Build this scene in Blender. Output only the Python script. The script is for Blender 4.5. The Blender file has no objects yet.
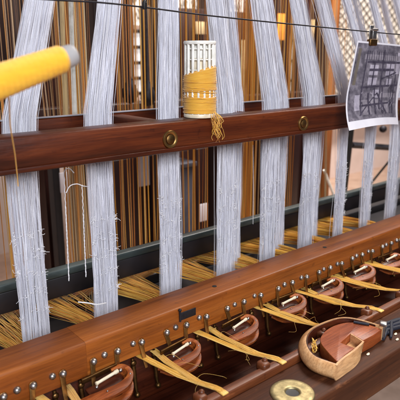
import bpy, bmesh, math, random
from mathutils import Vector, Matrix, noise as mnoise
random.seed(7)
sc = bpy.context.scene
COL = sc.collection
PI = math.pi
def S(h):                                   # sRGB 0-255 triple -> linear
    return tuple(((c/255)/12.92 if c/255 <= .04045 else ((c/255+.055)/1.055)**2.4) for c in h)

# ------------------------------------------------------------------ materials
def nodes(name):
    m = bpy.data.materials.new(name); m.use_nodes = True
    nt = m.node_tree; return m, nt, nt.nodes['Principled BSDF']
def ramp(nt, stops, fac):
    r = nt.nodes.new('ShaderNodeValToRGB')
    while len(r.color_ramp.elements) < len(stops): r.color_ramp.elements.new(.5)
    for e, (p, c) in zip(r.color_ramp.elements, stops): e.position = p; e.color = (*c, 1)
    nt.links.new(fac, r.inputs[0]); return r.outputs[0]
def noise(nt, scale, vec, detail=6, rough=.6, dist=0):
    n = nt.nodes.new('ShaderNodeTexNoise'); n.inputs['Scale'].default_value = scale
    n.inputs['Detail'].default_value = detail; n.inputs['Roughness'].default_value = rough
    n.inputs['Distortion'].default_value = dist
    nt.links.new(vec, n.inputs['Vector']); return n.outputs['Fac']
def mapped(nt, scale, loc=(0, 0, 0)):
    t = nt.nodes.new('ShaderNodeTexCoord'); m = nt.nodes.new('ShaderNodeMapping')
    m.inputs['Scale'].default_value = scale; m.inputs['Location'].default_value = loc
    nt.links.new(t.outputs['Object'], m.inputs['Vector']); return m.outputs['Vector']
def mix(nt, a, b, fac, mode='MIX'):
    m = nt.nodes.new('ShaderNodeMix'); m.data_type = 'RGBA'; m.blend_type = mode
    if isinstance(fac, (int, float)): m.inputs[0].default_value = fac
    else: nt.links.new(fac, m.inputs[0])
    nt.links.new(a, m.inputs[6])
    if isinstance(b, tuple): m.inputs[7].default_value = (*b, 1)
    else: nt.links.new(b, m.inputs[7])
    return m.outputs[2]
def bump(nt, b, h, strength, dist=.002):
    n = nt.nodes.new('ShaderNodeBump'); n.inputs['Strength'].default_value = strength
    n.inputs['Distance'].default_value = dist; nt.links.new(h, n.inputs['Height'])
    nt.links.new(n.outputs[0], b.inputs['Normal'])
def rmath(nt, a, lo, hi):
    n = nt.nodes.new('ShaderNodeMapRange'); nt.links.new(a, n.inputs[0])
    n.inputs[3].default_value = lo; n.inputs[4].default_value = hi; return n.outputs[0]

def wood(name, dark, mid, light, axis=0, rough=(.35, .55), grain=1., seed=0., coat=.0, wear=0., spec=.4):
    if 'front beam' in name: spec = .2
    m, nt, b = nodes(name)
    sc_ = [38*grain]*3; sc_[axis] = 2.2*grain
    v = mapped(nt, sc_, (seed, seed*1.7, seed*.6))
    f1 = noise(nt, 1.0, v, 8, .62, .6)
    sf = [150*grain]*3; sf[axis] = 7*grain
    f2 = noise(nt, 1.5, mapped(nt, sf, (seed, 0, seed)), 4, .7)
    big = noise(nt, 5., mapped(nt, (1, 1, 1), (seed, seed, 0)), 3, .5)
    c = ramp(nt, [(.3, S(dark)), (.5, S(mid)), (.72, S(light))], f1)
    c2 = ramp(nt, [(.38, (.35, .3, .28)), (.55, (1, 1, 1))], f2)
    c = mix(nt, c, c2, .38, 'MULTIPLY')
    c3 = ramp(nt, [(.3, (.62, .6, .6)), (.65, (1.1, 1.08, 1.05))], big)
    c = mix(nt, c, c3, .7, 'MULTIPLY')
    if wear:
        w = ramp(nt, [(.60, (0, 0, 0)), (.74, (1, 1, 1))], noise(nt, 60., mapped(nt, (.25, 1, 1), (seed, 3, 1)), 6, .7))
        c = mix(nt, c, S([min(255, x*1.35+12) for x in light]), mixfac(nt, w, wear))
    nt.links.new(c, b.inputs['Base Color'])
    nt.links.new(rmath(nt, f1, *rough), b.inputs['Roughness'])
    b.inputs['Specular IOR Level'].default_value = spec; b.inputs['Coat Weight'].default_value = coat; b.inputs['Coat Roughness'].default_value = .25
    pores = noise(nt, 1., mapped(nt, [x*2.2 for x in sf], (seed+2, 1, 0)), 2, .8)
    pm = ramp(nt, [(.60, (1, 1, 1)), (.70, (.5, .45, .42))], pores)
    dents = noise(nt, 55., mapped(nt, (1, 1, 1), (seed, 4, 2)), 3, .5)
    dm = ramp(nt, [(.66, (1, 1, 1)), (.72, (.55, .5, .48))], dents)
    c = mix(nt, mix(nt, c, pm, .6, 'MULTIPLY'), dm, .6, 'MULTIPLY')
    nt.links.new(c, b.inputs['Base Color'])
    hsum = nt.nodes.new('ShaderNodeMath'); nt.links.new(f2, hsum.inputs[0]); nt.links.new(dents, hsum.inputs[1])
    bump(nt, b, hsum.outputs[0], .35, .0009)
    return m
def mixfac(nt, col, k):
    n = nt.nodes.new('ShaderNodeMath'); n.operation = 'MULTIPLY'; n.inputs[1].default_value = k
    nt.links.new(col, n.inputs[0]); return n.outputs[0]
def thread(name, cols, rough=.6, sheen=.2, trans=0.):
    """each strand (mesh island) takes its own shade"""
    m, nt, b = nodes(name)
    g = nt.nodes.new('ShaderNodeNewGeometry')
    n = len(cols)
    c = ramp(nt, [(i/(n-1), S(k)) for i, k in enumerate(cols)], g.outputs['Random Per Island'])
    f = noise(nt, 420., mapped(nt, (1, 1, 1)), 3)
    c = mix(nt, c, ramp(nt, [(.3, (.75, .75, .75)), (.6, (1, 1, 1))], f), .5, 'MULTIPLY')
    nt.links.new(c, b.inputs['Base Color'])
    b.inputs['Roughness'].default_value = rough; b.inputs['Sheen Weight'].default_value = sheen
    if trans:
        tr = nt.nodes.new('ShaderNodeBsdfTranslucent'); nt.links.new(c, tr.inputs[0])
        mx = nt.nodes.new('ShaderNodeMixShader'); mx.inputs[0].default_value = trans
        nt.links.new(b.outputs[0], mx.inputs[1]); nt.links.new(tr.outputs[0], mx.inputs[2])
        nt.links.new(mx.outputs[0], nt.nodes['Material Output'].inputs[0])
    return m
def metal(name, col, rough=.3, dirt=.5, metallic=1.):
    m, nt, b = nodes(name)
    f = noise(nt, 90., mapped(nt, (1, 1, 1)), 6, .65)
    c = ramp(nt, [(.3, tuple(x*(1-dirt) for x in S(col))), (.62, S(col))], f)
    nt.links.new(c, b.inputs['Base Color']); b.inputs['Metallic'].default_value = metallic
    nt.links.new(rmath(nt, f, rough+.2, max(.05, rough-.08)), b.inputs['Roughness'])
    return m
def plain(name, cols, scale=30., rough=.6, bumpk=.1, metallic=0., vscale=(1, 1, 1), bd=.001):
    m, nt, b = nodes(name)
    f = noise(nt, scale, mapped(nt, vscale), 7, .6)
    c = ramp(nt, [(.3+.4*i/max(1, len(cols)-1), S(k)) for i, k in enumerate(cols)], f)
    nt.links.new(c, b.inputs['Base Color']); b.inputs['Roughness'].default_value = rough
    b.inputs['Metallic'].default_value = metallic
    if bumpk: bump(nt, b, f, bumpk, bd)
    return m
def emit(name, cols, strength, scale=3.):
    m, nt, b = nodes(name)
    f = noise(nt, scale, mapped(nt, (1, 1, 1)), 5)
    c = ramp(nt, [(.3+.4*i/max(1, len(cols)-1), S(k)) for i, k in enumerate(cols)], f)
    nt.links.new(c, b.inputs['Emission Color']); b.inputs['Emission Strength'].default_value = strength
    b.inputs['Base Color'].default_value = (.5, .5, .5, 1); return m

M = {}
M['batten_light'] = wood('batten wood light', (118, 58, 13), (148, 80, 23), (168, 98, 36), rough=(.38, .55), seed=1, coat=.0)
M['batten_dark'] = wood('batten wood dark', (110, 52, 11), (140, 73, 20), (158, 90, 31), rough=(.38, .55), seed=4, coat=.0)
M['mahogany'] = wood('mahogany', (48, 16, 3), (80, 31, 8), (118, 54, 17), rough=(.26, .48), seed=2, coat=.0)
M['mahogany_cross'] = wood('mahogany cross', (56, 20, 8), (84, 34, 14), (110, 50, 24), axis=1, seed=3)
M['front_wood'] = wood('worn front beam', (48, 22, 9), (70, 36, 17), (96, 56, 30), rough=(.5, .75), seed=6, wear=.5)
M['rail_wood'] = wood('brown strip', (66, 30, 13), (100, 52, 25), (130, 74, 40), seed=9, wear=.4)
M['dark_wood'] = wood('dark wood', (44, 15, 6), (64, 24, 10), (88, 38, 17), seed=5, rough=(.28, .5), coat=.1)
M['back_wood'] = wood('rear loom wood', (26, 10, 9), (42, 17, 14), (62, 28, 20), axis=2, seed=8, grain=.5)
M['orange_wood'] = wood('orange wood', (120, 66, 28), (160, 94, 44), (190, 120, 60), axis=2, seed=11, grain=.5)
M['black_wood'] = plain('black wood', [(14, 13, 17), (30, 27, 32)], 20, .5)
M['white_thread'] = thread('white thread', [(224, 226, 240), (244, 244, 250), (236, 236, 246), (250, 250, 253), (214, 216, 234), (242, 242, 249)], .6, trans=.15)
M['white_knot'] = thread('white knot', [(236, 235, 240), (250, 249, 250)], .7, trans=.1)
M['gold_thread'] = thread('gold warp', [(216, 150, 40), (246, 198, 76), (228, 166, 50), (250, 214, 110), (176, 98, 26), (240, 182, 60), (216, 124, 36)], .5)
M['cord'] = thread('amber cord', [(206, 124, 32), (244, 186, 66), (160, 84, 26), (230, 160, 50), (246, 212, 130), (176, 90, 24), (240, 156, 42)], .6)
M['cord_pale'] = thread('pale cord', [(196, 166, 120), (212, 190, 150), (150, 116, 76), (190, 140, 60)], .6)
M['ribbon'] = thread('gold ribbon', [(216, 164, 66), (236, 190, 92), (200, 146, 50), (242, 204, 116), (188, 128, 38)], .45)
M['steel'] = metal('steel', (184, 180, 178), .33, .6)
M['brass'] = metal('brass', (178, 138, 84), .32, .5)
M['pale_brass'] = metal('pale brass', (172, 158, 118), .5, .5)
M['old_brass'] = metal('tarnished brass', (128, 96, 58), .38, .6)
M['iron'] = metal('iron', (52, 50, 56), .5, .5, .7)
M['shuttle'] = wood('shuttle wood', (84, 34, 9), (144, 70, 26), (196, 114, 52), seed=12, grain=3.0, rough=(.35, .55), wear=.4)
M['tan'] = wood('pale bent wood', (190, 138, 88), (214, 166, 116), (228, 186, 138), seed=14, grain=1.4, rough=(.3, .45), coat=.3)
M['redwood'] = wood('red block', (120, 52, 22), (152, 76, 36), (172, 96, 54), seed=15, grain=1.6, rough=(.35, .5))
M['ivory'] = plain('ivory', [(206, 190, 160), (238, 228, 206)], 60, .35, 0)
M['white_plastic'] = plain('white plastic', [(196, 194, 184), (226, 225, 218), (240, 239, 233)], 55, .42, .05)
M['black'] = plain('black', [(10, 9, 10), (22, 20, 20)], 40, .5)
def yellow(name, c1, c2, freq, axis='Z'):
    m, nt, b = nodes(name)
    w = nt.nodes.new('ShaderNodeTexWave'); w.bands_direction = axis; w.inputs['Scale'].default_value = freq
    w.inputs['Distortion'].default_value = 1.5; w.inputs['Detail'].default_value = 3; w.inputs['Detail Scale'].default_value = 2
    nt.links.new(mapped(nt, (1, 1, 1)), w.inputs['Vector'])
    f = noise(nt, 70., mapped(nt, (.5, .5, 3)), 5)
    c = ramp(nt, [(.2, S(c1)), (.75, S(c2))], f)
    c = mix(nt, c, ramp(nt, [(0, (.6, .5, .35)), (.5, (1, 1, 1))], w.outputs['Fac']), .5, 'MULTIPLY')
    nt.links.new(c, b.inputs['Base Color']); b.inputs['Roughness'].default_value = .6
    b.inputs['Sheen Weight'].default_value = .3
    bump(nt, b, w.outputs['Fac'], .6, .0008); return m
M['yarn'] = yellow('yellow yarn', (236, 166, 12), (252, 198, 40), 240)
M['yarn_bobbin'] = yellow('mustard yarn', (226, 158, 34), (246, 192, 70), 300)
M['cap'] = plain('grey cap', [(138, 136, 138), (162, 160, 160)], 30, .6, .05)
M['green_bar'] = plain('green glassy bar', [(32, 40, 42), (52, 62, 62), (82, 94, 94)], 22, .4, .05, vscale=(.3, 1, 1))
M['card'] = plain('photo paper', [(214, 212, 222), (228, 226, 234)], 20, .35, 0)
M['pic_dark'] = plain('picture dark', [(70, 66, 76), (106, 101, 112), (148, 142, 152)], 60, .3, 0)
M['pic_mid'] = plain('picture mid', [(114, 108, 118), (156, 150, 160)], 60, .3, 0)
M['pic_line'] = plain('picture line', [(54, 49, 62), (84, 78, 94)], 60, .3, 0)
M['pic_pale'] = plain('picture pale', [(140, 134, 150), (190, 184, 198)], 60, .3, 0)
M['pic_gold'] = plain('picture yellowed', [(92, 84, 84), (118, 110, 96)], 60, .3, 0)
M['wall'] = plain('peach plaster', [(222, 200, 188), (232, 212, 202), (238, 220, 210)], 4, .8, .1)
M['floor'] = plain('peach floor', [(196, 164, 142), (216, 184, 162), (224, 196, 174)], 9, .55, .05)
M['grey_panel'] = plain('grey panel', [(120, 118, 126), (150, 148, 156)], 12, .6, .05)
M['blue_grey'] = plain('slate box', [(52, 54, 66), (74, 76, 90)], 12, .55, .05)
M['pane'] = emit('daylit pane', [(226, 200, 172), (246, 230, 208)], .9)
M['pane_white'] = emit('bright pane', [(236, 232, 236), (250, 246, 240)], 1.0, 8)
M['lattice'] = plain('lattice paint', [(46, 32, 26), (70, 50, 42)], 40, .6, .05)
M['blue_cloth'] = plain('dark blue cloth', [(12, 14, 24), (30, 34, 52)], 90, .7, .5)
M['orange_paper'] = plain('orange card', [(214, 128, 34), (232, 150, 58)], 10, .6, 0)
M['ribbon_end'] = plain('ribbon fold', [(206, 160, 78), (228, 188, 106)], 120, .5, .3, vscale=(4, .4, 1))
M['straw'] = wood('pale strut', (190, 160, 110), (214, 188, 140), (230, 208, 168), axis=2, seed=2)

# ------------------------------------------------------------------ mesh helpers
class MB:
    def __init__(s): s.v = []; s.f = []; s.mi = []; s.sm = []
    def add(s, verts, faces, mi=0, smooth=True):
        o = len(s.v); s.v += [tuple(p) for p in verts]
        for f in faces: s.f.append(tuple(i+o for i in f)); s.mi.append(mi); s.sm.append(smooth)
    def tube(s, pts, r, n=4, mi=0, cap=True):
        pts = [Vector(p) for p in pts]; k = len(pts)
        rs = r if isinstance(r, (list, tuple)) else [r]*k
        ref = None; vs = []
        for i, p in enumerate(pts):
            t = (pts[min(i+1, k-1)]-pts[max(i-1, 0)])
            if t.length < 1e-9: t = Vector((0, 0, 1))
            t.normalize()
            if ref is None: ref = Vector((1, 0, 0)) if abs(t.x) < .8 else Vector((0, 1, 0))
            a = ref - t*ref.dot(t); a.normalize(); ref = a; b = t.cross(a)
            for j in range(n):
                q = 2*PI*j/n; vs.append(p+(a*math.cos(q)+b*math.sin(q))*rs[i])
        fs = [(i*n+j, i*n+(j+1) % n, (i+1)*n+(j+1) % n, (i+1)*n+j) for i in range(k-1) for j in range(n)]
        if cap and n > 3: fs += [tuple(range(n-1, -1, -1)), tuple((k-1)*n+j for j in range(n))]
        s.add(vs, fs, mi)
    def lathe(s, prof, n=32, mat=None, mi=0, top=None):
        """prof: (r, z) list; top(angle, r, z) may move z"""
        mat = mat or Matrix(); vs = []
        for r, z in prof:
            for j in range(n):
                a = 2*PI*j/n; zz = top(a, r, z) if top else z
                vs.append(mat @ Vector((r*math.cos(a), r*math.sin(a), zz)))
        fs = [(i*n+j, i*n+(j+1) % n, (i+1)*n+(j+1) % n, (i+1)*n+j) for i in range(len(prof)-1) for j in range(n)]
        fs += [tuple(range(n-1, -1, -1)), tuple((len(prof)-1)*n+j for j in range(n))]
        s.add(vs, fs, mi)
    def ball(s, c, r, n=12, mi=0, sq=(1, 1, 1)):
        pr = [(max(1e-5, math.sin(PI*i/8))*r, -math.cos(PI*i/8)*r) for i in range(9)]
        s.lathe(pr, n, Matrix.Translation(c) @ Matrix.Diagonal((*sq, 1)), mi)
    def box(s, x0, x1, y0, y1, z0, z1, bev=.002, mi=0, mat=None):
        bm = bmesh.new(); bmesh.ops.create_cube(bm, size=1)
        for v in bm.verts:
            v.co = Vector(((x0+x1)/2+v.co.x*(x1-x0), (y0+y1)/2+v.co.y*(y1-y0), (z0+z1)/2+v.co.z*(z1-z0)))
        if bev: bmesh.ops.bevel(bm, geom=bm.edges[:], offset=bev, segments=2, affect='EDGES', profile=.5)
        s.frombm(bm, mi, mat, False)
    def prism(s, outline, z0, z1, bev=.0, mi=0, mat=None, smooth=False):
        """outline in xy (ccw), extruded z0..z1"""
        bm = bmesh.new()
        lo = [bm.verts.new((x, y, z0)) for x, y in outline]; hi = [bm.verts.new((x, y, z1)) for x, y in outline]
        n = len(outline)
        bm.faces.new(lo[::-1]); bm.faces.new(hi)
        for i in range(n): bm.faces.new((lo[i], lo[(i+1) % n], hi[(i+1) % n], hi[i]))
        bmesh.ops.recalc_face_normals(bm, faces=bm.faces[:])
        if bev:
            ed = [e for e in bm.edges if abs(e.verts[0].co.z-e.verts[1].co.z) < 1e-7]
            bmesh.ops.bevel(bm, geom=ed, offset=bev, segments=2, affect='EDGES', profile=.5)
        s.frombm(bm, mi, mat, smooth)
    def frombm(s, bm, mi=0, mat=None, smooth=False):
        bm.verts.ensure_lookup_table(); bm.verts.index_update()
        vs = [(mat @ v.co) if mat else v.co.copy() for v in bm.verts]
        s.add(vs, [tuple(v.index for v in f.verts) for f in bm.faces], mi, smooth); bm.free()
    def build(s, name, mats, parent=None, base=None):
        base = Vector(base) if base is not None else (Vector(parent['_o']) if parent is not None else Vector((0, 0, 0)))
        me = bpy.data.meshes.new(name)
        me.from_pydata([(p[0]-base.x, p[1]-base.y, p[2]-base.z) for p in s.v], [], s.f); me.validate()
        if not isinstance(mats, (list, tuple)): mats = [mats]
        for m in mats: me.materials.append(m)
        if len(me.polygons) == len(s.f):
            me.polygons.foreach_set('material_index', s.mi); me.polygons.foreach_set('use_smooth', s.sm)
        me.set_sharp_from_angle(angle=math.radians(48)); me.update()
        o = bpy.data.objects.new(name, me); COL.objects.link(o)
        if parent is not None: o.parent = parent
        else: o.location = base
        o['_o'] = tuple(base)
        return o
def tag(o, label, cat, group=None, kind=None):
    if label: o['label'] = label
    if label and not kind: o['kind'] = 'thing'
    if cat: o['category'] = cat
    if group: o['group'] = group
    if kind: o['kind'] = kind
    return o
def thing(name, loc, label, cat, group=None):
    o = bpy.data.objects.new(name, None); COL.objects.link(o); o.location = loc; o.empty_display_size = .02
    o['_o'] = tuple(loc); return tag(o, label, cat, group)
def copy_tree(o, parent=None):
    c = o.copy(); COL.objects.link(c)
    if parent is not None: c.parent = parent
    for ch in list(o.children): copy_tree(ch, c)
    return c
def smooth(pts, n=6, closed=False):
    P = [Vector((*p, 0)) if len(p) == 2 else Vector(p) for p in pts]; out = []; k = len(P)
    for i in range(k if closed else k-1):
        a, b = P[i], P[(i+1) % k]
        p0 = P[(i-1) % k] if closed or i > 0 else a+(a-b); p3 = P[(i+2) % k] if closed or i < k-2 else b+(b-a)
        for s in range(n):
            u = s/n
            out.append(.5*((2*a)+(b-p0)*u+(2*p0-5*a+4*b-p3)*u*u+(-p0+3*a-3*b+p3)*u**3))
    if not closed: out.append(P[-1])
    return out
def rx(p0, p1):                              # matrix: local z axis from p0 to p1
    d = Vector(p1)-Vector(p0)
    return Matrix.Translation(p0) @ d.to_track_quat('Z', 'Y').to_matrix().to_4x4()

# ------------------------------------------------------------------ camera (loom runs along +X, depth +Y)
TH, PT, F0 = math.radians(40), math.radians(15), 542.
h = Vector((math.sin(TH), math.cos(TH), 0)); Zv = Vector((0, 0, 1))
FW = h*math.cos(PT)-Zv*math.sin(PT); UP = h*math.sin(PT)+Zv*math.cos(PT); RT = Vector((math.cos(TH), -math.sin(TH), 0))
cam = bpy.data.cameras.new('camera'); co = bpy.data.objects.new('camera', cam); COL.objects.link(co)
co.matrix_world = Matrix((RT, UP, -FW)).transposed().to_4x4()
cam.sensor_width = 36; cam.lens = F0/400*36; cam.clip_start = .02; cam.clip_end = 60
cam.dof.use_dof = True; cam.dof.focus_distance = 1.0; cam.dof.aperture_fstop = 8.5
sc.camera = co
def at(px, py, Y):                           # where the sight line of a measured point meets the plane y = Y
    d = FW+RT*((px-200)/F0)-UP*((py-200)/F0); return d*(Y/d.y)

def cords(label, px, Y, half, n, mat, z0=-.62, z1=.75, r=(.0009, .0019), top=0.):
    x = at(px, 150, Y).x; q = MB()
    for i in range(n):
        u = random.uniform(-1, 1); w = random.uniform(-1, 1)
        xb = x+u*half; yb = Y+w*.05; xt = x+u*half*random.uniform(.7, 1.6)+top; yt = yb+random.uniform(-.02, .02)
        q.tube([(xb+(xt-xb)*k/6+random.uniform(-.0015, .0015), yb+(yt-yb)*k/6, z0+(z1-z0)*k/6) for k in range(7)], random.uniform(*r), 5)
    tag(q.build('cord_group', mat, base=(x, Y, z0)), label, 'cords', 'cords hanging behind the white bundles')
# ------------------------------------------------------------------ setting
FLOOR = -1.3
m = MB(); m.box(-6, 9, -4, 3.6, FLOOR-.1, FLOOR, 0); tag(m.build('floor', M['floor']), None, None, kind='structure')
m = MB(); m.box(-6, 9, 3.5, 3.65, FLOOR, 2.2, 0); tag(m.build('back_wall', M['wall']), None, None, kind='structure')

# lattice window
def window(label, x0, x1, z0, z1, y, step, bar, pane):
    t = thing('lattice_window', ((x0+x1)/2, y, z0), label, 'window')
    p = MB(); p.box(x0, x1, y+.03, y+.04, z0, z1, 0); p.build('pane', pane, t)
    fr = MB(); w = .05
    fr.box(x0-w, x0, y-.02, y+.05, z0-w, z1+w, .004); fr.box(x1, x1+w, y-.02, y+.05, z0-w, z1+w, .004)
    fr.box(x0, x1, y-.02, y+.05, z0-w, z0, .004); fr.box(x0, x1, y-.02, y+.05, z1, z1+w, .004)
    fr.build('frame', M['back_wood'], t)
    l = MB(); H = z1-z0; W = x1-x0
    def seg(k, s):
        pts = []
        # line x = x0 + k + s*(z-z0), clipped
        for i in range(0, 201):
            z = z0+H*i/200; x = x0+k+s*(z-z0)*1.4
            if x0 <= x <= x1: pts.append((x, y+(.0 if s > 0 else .012), z))
        if len(pts) > 1: l.tube([pts[0], pts[-1]], bar, 4)
    k = -H*1.4
    while k < W+H*1.4:
        seg(k, 1); seg(k, -1); k += step
    l.build('lattice', M['lattice'], t); return t
window('wide cream window with dark diamond lattice behind the photo card', 3.85, 6.0, -.62, 1.1, 3.3, .115, .0072, M['pane'])

# small ornate window, top centre
t = thing('grille_window', (2.65, 3.3, .2), 'wide cream window with curly iron grille high behind the wire', 'window')
p = MB(); p.box(1.9, 3.4, 3.33, 3.34, .20, .9, 0); p.build('pane', M['pane'], t)
g = MB()
for i in range(27):
    cx = 1.93+.055*i
    for q in range(6):
        cz = .27+.1*q; s = 1 if (i+q) % 2 else -1
        g.tube([(cx+s*.028*math.sin(a*.7)*(1-a/9), 3.31, cz+.045*math.cos(a)*(1-a/9)) for a in [k*.55 for k in range(13)]], .004, 4)
g.build('grille', M['lattice'], t)

# ------------------------------------------------------------------ rear partition and rear loom posts (all behind the harness)
t = thing('plank_partition', (1.9, 2.5, FLOOR), 'dark brown wooden plank partition with narrow gaps behind the cords', 'partition')
YP = 2.5
def pxX(px, Y=YP, py=60): return at(px, py, Y).x
edges = [(-60, -9), (-4, 26), (35, 61), (65, 82), (94, 134), (145, 176), (180, 224), (233, 262), (265, 288), (297, 322)]
topz = at(200, 9, 2.5).z
p = MB()
for a, b in edges:
    p.box(pxX(a), pxX(b), YP+random.uniform(-.01, .01), YP+.05, -.33, topz if 140 < a < 262 else .95, .004)
p.box(pxX(-60), pxX(322), YP+.055, YP+.1, -.40, -.25, .004)
p.box(pxX(-60), pxX(322), YP+.055, YP+.1, .42, .52, .004)
p.build('planks', M['back_wood'], t)
p = MB()
for a in (-40, 42, 108, 170, 224, 272): p.box(pxX(a)-.05, pxX(a)+.05, YP+.11, YP+.2, FLOOR, .95, .004)
p.build('posts', M['back_wood'], t)

def bright_window(label, px0, px1, py0, py1, Y, mat, bars=2, group=None):
    a = at(px0, py1, Y); b = at(px1, py0, Y)
    t = thing('window', ((a.x+b.x)/2, Y, a.z), label, 'window')
    q = MB(); q.box(a.x, b.x, Y, Y+.01, a.z, b.z, 0); q.build('pane', mat, t)
    q = MB(); n = bars
    for i in range(n+1):
        z = a.z+(b.z-a.z)*i/n; q.box(a.x-.02, b.x+.02, Y-.03, Y-.004, z-.012, z+.012, .002)
    for x in (a.x-.02, b.x): q.box(x, x+.02, Y-.028, Y-.005, a.z, b.z, .002)
    q.build('frame', M['iron'], t)
bright_window('tall bright window seen through the partition gap between second and third bundles', 124, 156, 32, 94, 3.2, M['pane_white'], 4)
bright_window('bright window seen through the partition gap beside the cone tip', 74, 104, 24, 98, 3.2, M['pane_white'], 3)
bright_window('bright window seen low in the partition gap left of the bobbin', 176, 182, 10, 90, 3.2, M['pane'], 5)
bright_window('narrow bright window glimpsed behind the fourth white bundle', 222, 236, 14, 100, 3.2, M['pane'], 5)
bright_window('narrow bright window glimpsed left of the orange post', 286, 300, 0, 100, 3.2, M['pane'], 5)
bright_window('bright window at the far left behind the yellow cone', -14, -1, 40, 62, 3.3, M['pane_white'], 1)

def card(label, px0, px1, py0, py1, Y, mat):
    a = at(px0, py1, Y); b = at(px1, py0, Y)
    q = MB(); q.box(a.x, b.x, Y, Y+.006, a.z, b.z, .001)
    tag(q.build('paper_tag', mat, base=(a.x, Y, a.z)), label, 'paper tag')
card('orange paper tag on the partition above the yellow cone', 25, 31, 25, 34, 2.46, M['orange_paper'])
card('orange paper tag on the partition right of the grey cone tip', 86, 91, 40, 53, 2.46, M['orange_paper'])

card('white paper tag behind the hooked white cords', 61, 68, 172, 193, 1.70, M['card'])
card('pale grey paper tag below the rail left of the third bundle', 139, 149, 150, 187, 1.74, M['grey_panel'])
card('small white paper tag low behind the bobbin rail', 200, 208, 203, 222, 1.66, M['card'])
card('white paper tag on the partition right of the first bundle', 53, 58, 52, 66, 2.46, M['card'])
card('cream paper tag on the partition above the bobbin', 196, 206, 22, 34, 2.46, M['straw'])
card('orange paper tag on the partition behind the fifth bundle gap', 277, 286, 14, 40, 2.46, M['orange_paper'])
card('tall cream board leaning on the partition right of the sixth bundle', 308, 318, 20, 98, 2.44, M['straw'])
card('cream board on the partition behind the fourth gap', 241, 246, 40, 96, 2.44, M['straw'])
cords('olive gold curtain of cords under the rail between fourth and fifth bundles', 247, 1.4, .028, 24, M['cord'], r=(.0008, .0018))
cords('pale gold strip of cords beside the white paper tag', 78, 1.15, .012, 10, M['cord_pale'], r=(.0010, .0018))
# upright posts of the rear loom
t = thing('tall_loom', (1.6, 1.75, FLOOR), 'dark tall loom of posts and crossbeams standing behind the cords', 'loom')
Yr = 1.75
for a, w in ((-30, .07), (38, .035), (104, .03), (168, .05), (222, .05), (268, .06)):
    q = MB(); x = at(a, 150, Yr).x; q.box(x-w/2, x+w/2, Yr, Yr+.07, FLOOR, 1.0, .004); q.build('post', M['back_wood'], t)
for z0, z1 in ((-.26, -.17), (.46, .55)):
    q = MB(); q.box(.2, 2.2, Yr-.06, Yr-.004, z0, z1, .004); q.build('crossbeam', M['back_wood'], t)
# orange-brown posts at the right
def post(name, label, px, w, Y, z0, z1, mat, lean=0, cat='post', d=.05):
    x = at(px, 150, Y).x; q = MB()
    mt = Matrix.Translation((x, Y, z0)) @ Matrix.Rotation(lean, 4, 'Y')
    q.box(-w/2, w/2, 0, d, 0, z1-z0, .004, 0, mt)
    return tag(q.build(name, mat, base=(x, Y, z0)), label, cat)
post('wooden_post', 'orange wooden post behind the sixth and seventh white bundles', 328, .07, 1.9, FLOOR, .9, M['orange_wood'])
post('wooden_post', 'slim dark wooden post behind the sixth white bundle', 318, .05, 1.8, FLOOR, .9, M['back_wood'])
post('wooden_post', 'grey painted post behind the left half of the upper rail', 165, .055, 2.1, FLOOR, -.2, M['grey_panel'])
post('wooden_post', 'slim black post between first and second white bundles', 55, .03, 1.9, FLOOR, -.2, M['black_wood'])
q = MB(); a = at(181, 215, 1.7); b = at(194, 166, 1.7)
q.box(a.x, b.x, 1.7, 1.86, FLOOR, b.z, .006); q.box(a.x-.01, b.x+.01, 1.69, 1.87, b.z, b.z+.02, .004)
tag(q.build('cabinet', M['blue_grey'], base=(a.x, 1.7, FLOOR)), 'slate grey cabinet standing behind the bobbin, below the rail', 'cabinet')
# dark low cabinet behind, blocking the mid-ground
q = MB(); x0 = at(92, 200, 2.2).x; x1 = at(326, 200, 2.2).x
q.box(x0, x1, 2.2, 2.42, FLOOR, -.42, .008); q.box(x0-.02, x1+.02, 2.18, 2.44, -.419, -.385, .004)
for i in range(6):
    xx = x0+(x1-x0)*(i+.08)/6; q.box(xx, xx+(x1-x0)/6*.84, 2.185, 2.199, FLOOR+.1, -.48, .004)
tag(q.build('sideboard', M['back_wood'], base=(x0, 2.2, FLOOR)), 'long dark sideboard low behind the golden cords', 'sideboard')

# iron stand at the right
t = thing('iron_stand', (2.3, 1.6, FLOOR), 'black iron stand with leaning leg in front of the peach wall', 'stand')
def bar(name, p0, p1, r, mat='black', n=8):
    q = MB(); q.tube([p0, p1], r, n); return q.build(name, M[mat], t)
YI = 1.55
q0, q1 = at(353, 108, YI), at(342, 208, YI)
qb = q1+(q1-q0)*(1.0); qb = q1+(q1-q0)*((FLOOR-q1.z)/(q1.z-q0.z)) if abs(q1.z-q0.z) > 1e-6 else q1
bar('leg', q0, qb, .017)
q = MB(); a, b = at(352, 145, YI+.03), at(440, 151, YI+.03); q.tube([a, b], .016, 4); q.build('crossbar', M['iron'], t)
bar('brace', at(368, 187, YI+.05), at(408, 138, YI+.05), .006)
q = MB(); q.ball(at(383, 129, YI+.02), .02); q.build('knob', M['iron'], t)
bar('stay', at(324, 170, YI), at(334, 196, YI), .006, 'white_plastic')
e = at(440, 151, YI+.03); bar('leg', e, (e.x, e.y, FLOOR), .017)
q = MB(); a, b = at(330, 230, 1.5), at(420, 202, 1.5)
q.box(a.x, b.x+.3, 1.5, 1.7, FLOOR, b.z-.03, .006); q.box(a.x, a.x+.12, 1.52, 1.6, b.z-.0299, b.z+.02, .006); q.box(a.x+.3, a.x+.5, 1.54, 1.6, b.z-.0299, b.z, .006)
tag(q.build('tool_chest', M['black_wood'], base=(a.x, 1.5, FLOOR)), 'black tool chest low behind the right-hand white bundles', 'chest')

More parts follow.
